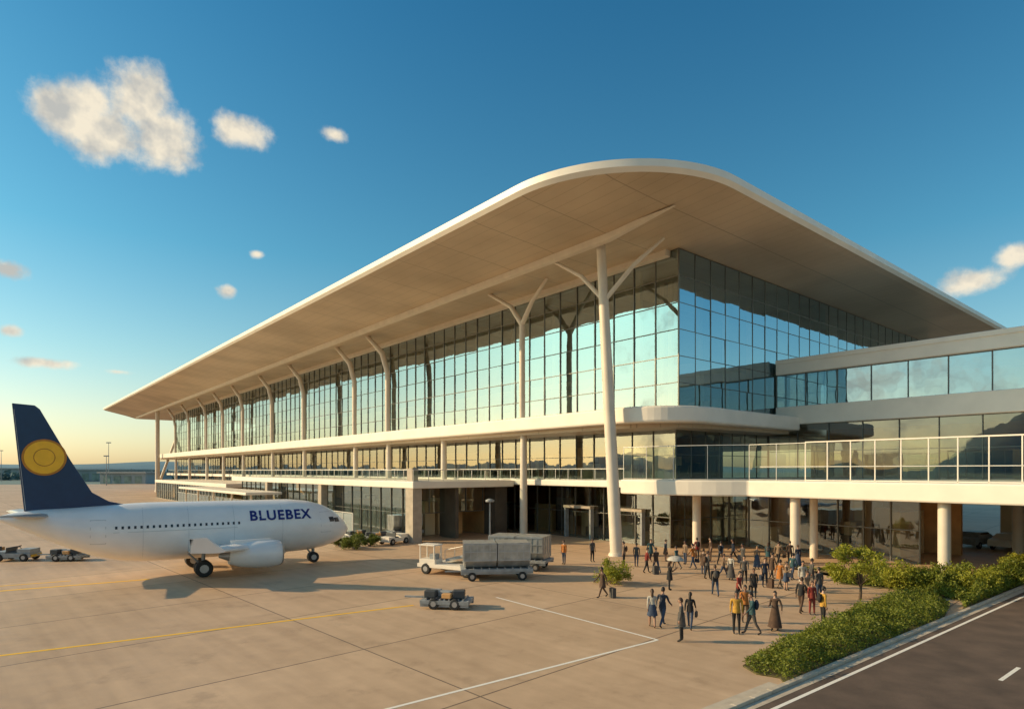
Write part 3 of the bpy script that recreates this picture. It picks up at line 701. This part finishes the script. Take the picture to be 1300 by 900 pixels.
def base_body(pose,fem):
    sw=.165 if fem else .19
    J={};R={}
    def a(n,p,r): J[n]=Vector(p);R[n]=r
    lean=pose.get('lean',0)
    def tl(x,y,z):
        dz=z-.95; return (x,y+math.sin(lean)*dz,.95+math.cos(lean)*dz)
    a('pelvis',(0,0,.95),(.125,.10)); a('waist',tl(0,0,1.10),(.115,.085) if fem else (.125,.095)); a('chest',tl(0,.005,1.28),(.145,.10)); a('nb',tl(0,0,1.43),(.075,.065)); a('neck',tl(0,.012,1.51),(.05,.05)); a('skull',tl(0,.02,1.60),(.06,.06))
    B=[('pelvis','waist'),('waist','chest'),('chest','nb'),('nb','neck'),('neck','skull')]
    for s,sd in(('l',-1),('r',1)):
        sh=Vector(tl(sd*sw,0,1.40)); a('sh'+s,sh,(.062,.058)); aa=pose['a'+s]; ab=pose.get('ab'+s,.12)
        el=fk(sh,aa,sd*ab,.29); a('el'+s,el,(.043,.043)); a('ua'+s,(sh+el)/2,(.050,.050))
        wr=fk(el,aa+pose['e'+s],sd*ab*.3,.25); a('wr'+s,wr,(.028,.028))
        hp=Vector((sd*.088,0,.90)); a('hp'+s,hp,(.098,.098)); t=pose['t'+s]; k=pose['k'+s]
        kn=fk(hp,t,sd*.03,.42); a('kn'+s,kn,(.060,.060)); a('th'+s,(hp+kn)/2,(.082,.082))
        an=fk(kn,t-k,0,.41); a('an'+s,an,(.040,.040)); a('cf'+s,kn*.6+an*.4,(.056,.056))
        ft=pose.get('f'+s,0); toe=an+Vector((0,.15*math.cos(ft),-.045+.15*math.sin(ft))); a('toe'+s,toe,(.038,.030))
        B+=[('chest','sh'+s),('sh'+s,'ua'+s),('ua'+s,'el'+s),('el'+s,'wr'+s),('pelvis','hp'+s),('hp'+s,'th'+s),('th'+s,'kn'+s),('kn'+s,'cf'+s),('cf'+s,'an'+s),('an'+s,'toe'+s)]
    names=list(J); idx={n:i for i,n in enumerate(names)}
    me=bpy.data.meshes.new('b'); me.from_pydata([J[n] for n in names],[(idx[x],idx[y]) for x,y in B],[])
    ob=bpy.data.objects.new('b',me); scene.collection.objects.link(ob)
    md=ob.modifiers.new('s','SKIN'); md.use_smooth_shade=True
    for n in names:
        sv=me.skin_vertices[0].data[idx[n]]; sv.radius=R[n]; sv.use_root=(n=='pelvis')
    sb=ob.modifiers.new('ss','SUBSURF'); sb.levels=1; sb.render_levels=1
    dg=bpy.context.evaluated_depsgraph_get(); dg.update(); m2=bpy.data.meshes.new_from_object(ob.evaluated_get(dg))
    V=[v.co.copy() for v in m2.vertices]; Fc=[list(p.vertices) for p in m2.polygons]
    bpy.data.objects.remove(ob)
    return J,B,V,Fc
def hand(mb,w,d,sd,mi):
    d=d.normalized(); side=Vector((0,1,0)); side=(side-d*side.dot(d)).normalized(); nrm=d.cross(side).normalized()*sd
    c=w-d*.01
    mb.tube([c,c+d*.03,c+d*.075,c+d*.085],[.024,.036,.040,.034],8,mi,True,.42)
    for i,(o,L) in enumerate(((.030,.062),(.011,.074),(-.009,.068),(-.028,.052))):
        b=c+d*.08+side*o; mb.tube([b,b+d*L*.45-nrm*.004,b+d*L*.8-nrm*.016,b+d*L-nrm*.028],[.0095,.009,.008,.005],5,mi)
    b=c+d*.025+side*.032; mb.tube([b,b+(side*.7+d*.6)*.035,b+(side*.7+d*.6)*.035+d*.028-nrm*.008],[.012,.011,.007],5,mi)
def build_person(name,pose,fem,top,bot,skin,hair,hst,outfit,x,y,rz,sc,acc=None):
    key=(id(pose),fem)
    if key not in cache: cache[key]=base_body(pose,fem)
    J,B,V,Fc=cache[key]; mb=MB()
    def bm(a,b):
        if 'neck' in (a,b) or 'skull' in (a,b): return 0
        if a[:2]=='el' and b[:2]=='wr': return 2 if outfit!='short' else 0
        if a[:2] in('sh','ua') or b[:2]=='sh' : return 2
        if b[:3]=='toe': return 4
        if a[:2] in('hp','th','kn','cf') or b[:2]=='hp': return 3 if outfit not in('skirt',) or a[:2] in('hp','th') else 0
        return 2
    seg=[(J[a],J[b],bm(a,b)) for a,b in B]
    fm=[]
    for f in Fc:
        c=sum((V[i] for i in f),Vector())/len(f); best=9;bi=0
        for p,q,mi in seg:
            d=q-p; t=max(0,min(1,(c-p).dot(d)/d.length_squared)); e=(c-(p+d*t)).length
            if e<best: best=e;bi=mi
        if c.z<.97 and bi==2 and abs(c.x)<.15 and outfit!='coat': bi=3 if c.z<.93 else 2
        fm.append(bi)
    mb.v+=[tuple(v) for v in V]; mb.f+=[list(f) for f in Fc]; mb.m+=fm; mb.sm+=[True]*len(Fc)
    for s,sd in(('l',-1),('r',1)): hand(mb,J['wr'+s],J['wr'+s]-J['el'+s],sd,0)
    hc=J['skull']+Vector((0,.012,.028))
    def hf(p):
        xx,yy,zz=p
        if zz<0: k=1-.28*(-zz)**1.3; xx*=k; yy*=k if yy<0 else 1-.12*(-zz)
        return [xx,yy,zz]
    mb.ell(hc,(.074,.093,.118),14,12,0,hf)
    mb.tube([hc+Vector((0,.088,.012)),hc+Vector((0,.110,-.022)),hc+Vector((0,.092,-.03))],[.008,.014,.010],6,0)
    for sd in(-1,1):
        mb.ell(hc+Vector((sd*.030,.083,.002)),(.012,.008,.008),8,5,5); mb.ell(hc+Vector((sd*.076,-.004,-.008)),(.010,.020,.030),8,5,0)
    mb.ell(hc+Vector((0,.085,-.058)),(.022,.008,.007),8,4,6)
    vs=[];fs=[];nu=16;nv=8
    for i in range(nv+1):
        th=math.pi*.66*i/nv
        for k in range(nu):
            ph=2*math.pi*k/nu; px,py,pz=math.sin(th)*math.cos(ph),math.sin(th)*math.sin(ph),math.cos(th)
            lim=.36 if py>.35 else (-.05 if py>-.1 else -.7)
            if pz<lim: pz=lim
            j=1+.04*math.sin(k*5+i*3); vs.append((hc.x+px*.083*j,hc.y-.006+py*.101*j,hc.z+.006+pz*.128*j))
    for i in range(nv):
        for k in range(nu): fs.append((i*nu+k,(i+1)*nu+k,(i+1)*nu+(k+1)%nu,i*nu+(k+1)%nu))
    mb.add(vs,fs,1,True)
    if hst=='long': mb.tube([hc+Vector((0,-.05,.03)),hc+Vector((0,-.085,-.08)),hc+Vector((0,-.095,-.2)),hc+Vector((0,-.08,-.27))],[.07,.078,.07,.03],10,1,True,.8)
    if hst=='bun': mb.ell(hc+Vector((0,-.11,.05)),(.04,.035,.04),8,6,1)
    def shell(z0,z1,r0,r1,mi,fy=.72,cy0=0,cy1=0):
        n=18;K=6;vs=[]
        for i in range(K+1):
            t=i/K; z=z0+(z1-z0)*t
            for k in range(n):
                a=2*math.pi*k/n; rr=(r0+(r1-r0)*t)*(1+.06*t*math.sin(a*5+1)); vs.append((rr*math.cos(a),rr*math.sin(a)*fy+cy0+(cy1-cy0)*t,z))
        mb.add(vs,[(i*n+k,(i+1)*n+k,(i+1)*n+(k+1)%n,i*n+(k+1)%n) for i in range(K) for k in range(n)],mi,True)
    if outfit=='skirt': shell(1.06,.56,.135,.24,3,.85)
    elif outfit=='longdress': shell(1.10,.16,.13,.30,3,.9)
    elif outfit=='coat': shell(1.15,.62,.145,.21,2,.85)
    elif outfit in('jacket','short'): shell(1.13,.86,.142,.165,2,.80)
    if acc=='backpack': mb.ell((0,-.17,1.24),(.14,.09,.21),10,8,7)
    if acc=='bag':
        w=J['wrr']; mb.obox((w.x+.02,w.y,w.z-.30),(.10,.30,.24),0,7); mb.tube([(w.x+.02,w.y-.1,w.z-.18),(w.x,w.y,w.z-.07),(w.x+.02,w.y+.1,w.z-.18)],.010,5,7)
    if acc=='case':
        w=J['wrl']; mb.obox((w.x-.08,w.y-.32,.34),(.36,.22,.54),0,7); mb.tube([(w.x-.08,w.y-.32,.6),(w.x,w.y-.02,w.z-.08)],.012,5,5)
        for q in(-.12,.12): mb.wheel((w.x-.08+q,w.y-.32,.04),.04,.03,(1,0,0),5,5)
    if acc=='umbrella':
        w=J['wrr']; t=Vector((w.x-.03,w.y+.0,2.05)); mb.tube([w-Vector((0,0,.08)),t],.012,6,5)
        n=16;vs=[]
        for i in range(6):
            q=i/5; r=.5*math.sin(q*1.35)/math.sin(1.35)
            for k in range(n): a=2*math.pi*k/n; vs.append((t.x+r*math.cos(a),t.y+r*math.sin(a),t.z-.24*q*q-.02*q*(k%2)))
        mb.add(vs,[(i*n+k,(i+1)*n+k,(i+1)*n+(k+1)%n,i*n+(k+1)%n) for i in range(5) for k in range(n)],7,True)
    zmin=min(v[2] for v in V)
    ob=mb.obj(name,[SK[skin],HR[hair],CL[top],CL[bot],SHOE,EYE,LIP,CL['white'] if acc=='umbrella' else CL[random.choice(['black','brown','grey','navy'])]],loc=(x,y,-zmin*sc+.002),rz=rz)
    ob.scale=(sc,)*3
    return ob
cache={}
POSES=[dict(al=.05,ar=-.05,el=.15,er=.2,tl=.03,tr=-.03,kl=.02,kr=.05),
 dict(al=-.45,ar=.45,el=.3,er=.45,tl=.42,tr=-.32,kl=.1,kr=.35,fl=.15,fr=-.4,lean=.05),
 dict(al=.4,ar=-.4,el=.4,er=.25,tl=-.25,tr=.36,kl=.3,kr=.08,fl=-.3,fr=.1,lean=.04),
 dict(al=.1,ar=.35,el=.2,er=1.9,tl=.05,tr=-.08,kl=.05,kr=.02,abr=.2),
 dict(al=-.1,ar=.1,el=.5,er=1.5,tl=-.1,tr=.15,kl=.15,kr=.02,abl=.35,lean=.0),
 dict(al=-.25,ar=.25,el=.2,er=.3,tl=.22,tr=-.2,kl=.05,kr=.22,fr=-.2,lean=.06)]
PL=[(828,796,5,'f'),(841,795,1,'m'),(865,814,0,'m'),(876,798,1,'f'),(935,804,0,'m'),(955,805,2,'m'),(984,800,4,'ld'),(1045,794,0,'m'),(1017,778,5,'m'),(1031,780,0,'f'),
(946,790,3,'m'),(765,758,1,'m'),(752,713,0,'m'),(850,749,0,'f'),(821,727,5,'m'),(833,727,1,'m'),(808,719,0,'m'),(880,722,2,'m'),(893,729,0,'f'),(908,756,1,'m'),
(898,735,4,'m'),(928,736,0,'f'),(945,741,2,'m'),(957,758,5,'f'),(971,745,0,'m'),(990,746,1,'m'),(998,749,3,'f'),(1019,752,0,'m'),(1030,746,2,'m'),(1006,736,5,'m'),
(961,722,0,'f'),(931,713,1,'m'),(1040,762,0,'m'),(870,716,0,'m'),(915,716,2,'m'),(845,712,0,'f'),(988,717,1,'m'),(792,719,0,'m'),(943,722,3,'m'),(902,712,0,'m'),
(1013,722,0,'f'),(980,735,5,'m'),(918,733,1,'f'),(885,711,0,'m'),(826,712,2,'m'),(859,722,1,'f'),(1003,716,0,'m'),(938,768,5,'m'),(1024,765,1,'m'),(716,716,0,'m'),(975,716,5,'f')]
tops=['navy','black','grey','brown','orange','black','navy','white','teal','brown','tan','navy','brown','grey','black','red','grey','black']
bots=['navy','black','denim','grey','black','brown','denim','brown']
spec={4:('yellow','black'),6:('brown','tan'),2:('grey','black'),0:('white','denim'),1:('navy','denim'),5:('teal','grey'),7:('yellow','black'),9:('red','red'),25:('orange','tan'),10:('orange','brown')}
for i,(px,py,po,k) in enumerate(PL):
    p=G(px,py); fem=k in('f','ld'); tp,bt=spec.get(i,(random.choice(tops),random.choice(bots)))
    of='longdress' if k=='ld' else (random.choice(['skirt','jacket','longdress','short','coat']) if fem else random.choice(['jacket','short','jacket','coat','jacket']))
    if k=='ld': bt='brown'
    acc={13:'umbrella',7:'backpack',11:'case',19:'backpack',25:'case',15:'case',23:'bag',3:'bag',5:'backpack',31:'case'}.get(i, random.choice([None,None,'backpack','bag',None]))
    pose=POSES[po]
    if acc=='umbrella': pose=POSES[3]
    build_person('person',pose,fem,tp,bt,random.choice([0,1,0,2]),random.choice([0,0,1,1,2]) if fem else random.choice([0,0,1]),random.choice(['long','bun','long']) if fem else 'short',of,p[0],p[1],random.uniform(0,6.28),random.uniform(.93,1.0) if fem else random.uniform(.99,1.06),acc)

# ---------------------------------------------------------------- sky, sun, camera
EL=math.radians(24); hd=Vector((-.998,.05)).normalized()
sd=Vector((hd.x*math.cos(EL),hd.y*math.cos(EL),math.sin(EL)))
w=bpy.data.worlds.new('World'); scene.world=w; w.use_nodes=True; nt=w.node_tree; nt.nodes.clear(); b=NB(nt)
out=b.n('ShaderNodeOutputWorld'); bg=b.n('ShaderNodeBackground'); b.L(bg.outputs[0],out.inputs[0]); bg.inputs[1].default_value=.10
sky=b.n('ShaderNodeTexSky'); sky.sky_type='NISHITA'; sky.sun_disc=False; sky.sun_elevation=EL; sky.sun_rotation=math.atan2(hd.x,hd.y)
sky.air_density=1.1; sky.dust_density=1.1; sky.ozone_density=1.2
tc=b.n('ShaderNodeTexCoord'); D=tc.outputs['Generated']; sp=b.n('ShaderNodeSeparateXYZ'); b.L(D,sp.inputs[0])
az=b.math('ARCTAN2',sp.outputs[0],sp.outputs[1]); el=b.math('ARCSINE',sp.outputs[2])
cb=b.n('ShaderNodeCombineXYZ'); b.L(az,cb.inputs[0]); b.L(el,cb.inputs[1]); AE=cb.outputs[0]
clouds=[(85,145,48,30,1.1),(176,125,42,36,1.15),(205,175,50,32,1.1),(140,172,62,30,1.1),(110,130,40,22,.9),(308,168,36,18,1),(426,172,16,7,.7),(8,342,26,11,1),(12,420,14,7,.8),(290,370,12,7,.8),(60,461,44,6,.7),(327,323,9,5,.8),(1238,356,40,16,1),(1290,322,30,15,1),(150,472,20,4,.7)]
acc=None
for (x,y,rx,ry,s_) in clouds:
    a=(x-650)/F; bb=(HZ-y)/F; A_=math.atan(a); E_=math.atan(bb*math.cos(A_)); k=math.cos(A_)
    v=b.vmath('SUBTRACT',AE,(A_,E_,0)).outputs[0]; v=b.vmath('MULTIPLY',v,(F/(rx*1.2)/k/k,F/(ry*1.2)/k,0)).outputs[0]
    ln=b.n('ShaderNodeVectorMath',operation='LENGTH'); b.L(v,ln.inputs[0])
    d=b.math('MULTIPLY_ADD',ln.outputs['Value'],-s_,s_)
    acc=d if acc is None else b.math('SMOOTH_MAX',acc,d,.22)
bk=b.math('MULTIPLY_ADD',b.noise(D,2.2,2,.5),3.0,-1.6)
bk=b.math('ADD',bk,b.math('MULTIPLY',b.smooth(sp.outputs[1],-.05,.25),-3.0))
acc=b.math('MAXIMUM',acc,bk)
n0=b.noise(AE,19,8,.62); n1=b.noise(b.vmath('ADD',AE,(-.014,.018,0)).outputs[0],17,4,.55); nb=b.noise(AE,17,4,.55)
d0=b.math('ADD',acc,b.math('MULTIPLY_ADD',n0,1.9,-.90))
m=b.smooth(d0,-.05,.72)
lit=b.math('MULTIPLY_ADD',b.math('SUBTRACT',nb,n1),4.2,.60)
lit=b.math('ADD',lit,b.math('MULTIPLY',b.smooth(d0,.45,1.1),-.12),clamp=True)
ccol=b.mixc(lit,(5.4,5.3,4.9,1),(9.6,8.5,6.6,1))
tn=b.n('ShaderNodeValToRGB'); b.L(b.math('MULTIPLY',sp.outputs[2],1.6,clamp=True),tn.inputs[0])
e_=tn.color_ramp.elements; e_[0].position=0; e_[0].color=(1,.97,.90,1); e_[1].position=1; e_[1].color=(.17,.66,.84,1)
x=tn.color_ramp.elements.new(.12); x.color=(.92,.96,.88,1)
x=tn.color_ramp.elements.new(.26); x.color=(.66,.92,.88,1)
x=tn.color_ramp.elements.new(.5); x.color=(.34,.82,.88,1)
tint=b.mixc(1.0,sky.outputs[0],tn.outputs[0],'MULTIPLY'); tint=b.vmath('SCALE',tint); tint.inputs['Scale'].default_value=1.5; tint=tint.outputs[0]
m=b.math('MULTIPLY',m,.95)
m=b.math('MULTIPLY',m,b.smooth(sp.outputs[2],0,.02))
fc=b.mixc(m,tint,ccol); b.L(fc,bg.inputs[0])
w.cycles.sampling_method='MANUAL'; w.cycles.sample_map_resolution=512
sl=bpy.data.lights.new('sun','SUN'); sl.energy=5.0; sl.angle=math.radians(.5); sl.color=(1,.74,.42)
so=bpy.data.objects.new('sun',sl); scene.collection.objects.link(so); so.rotation_euler=(-sd).to_track_quat('-Z','Y').to_euler(); so.location=(0,0,60)
cam=bpy.data.cameras.new('camera'); cam.sensor_width=36; cam.lens=F/1300*36; cam.shift_y=(HZ-450)/1300; cam.clip_end=12000; cam.clip_start=.1
co=bpy.data.objects.new('camera',cam); scene.collection.objects.link(co); co.location=(0,0,CH); co.rotation_euler=(math.radians(90),0,0); scene.camera=co
scene.view_settings.view_transform='Standard'; scene.view_settings.look='None'; scene.view_settings.exposure=0
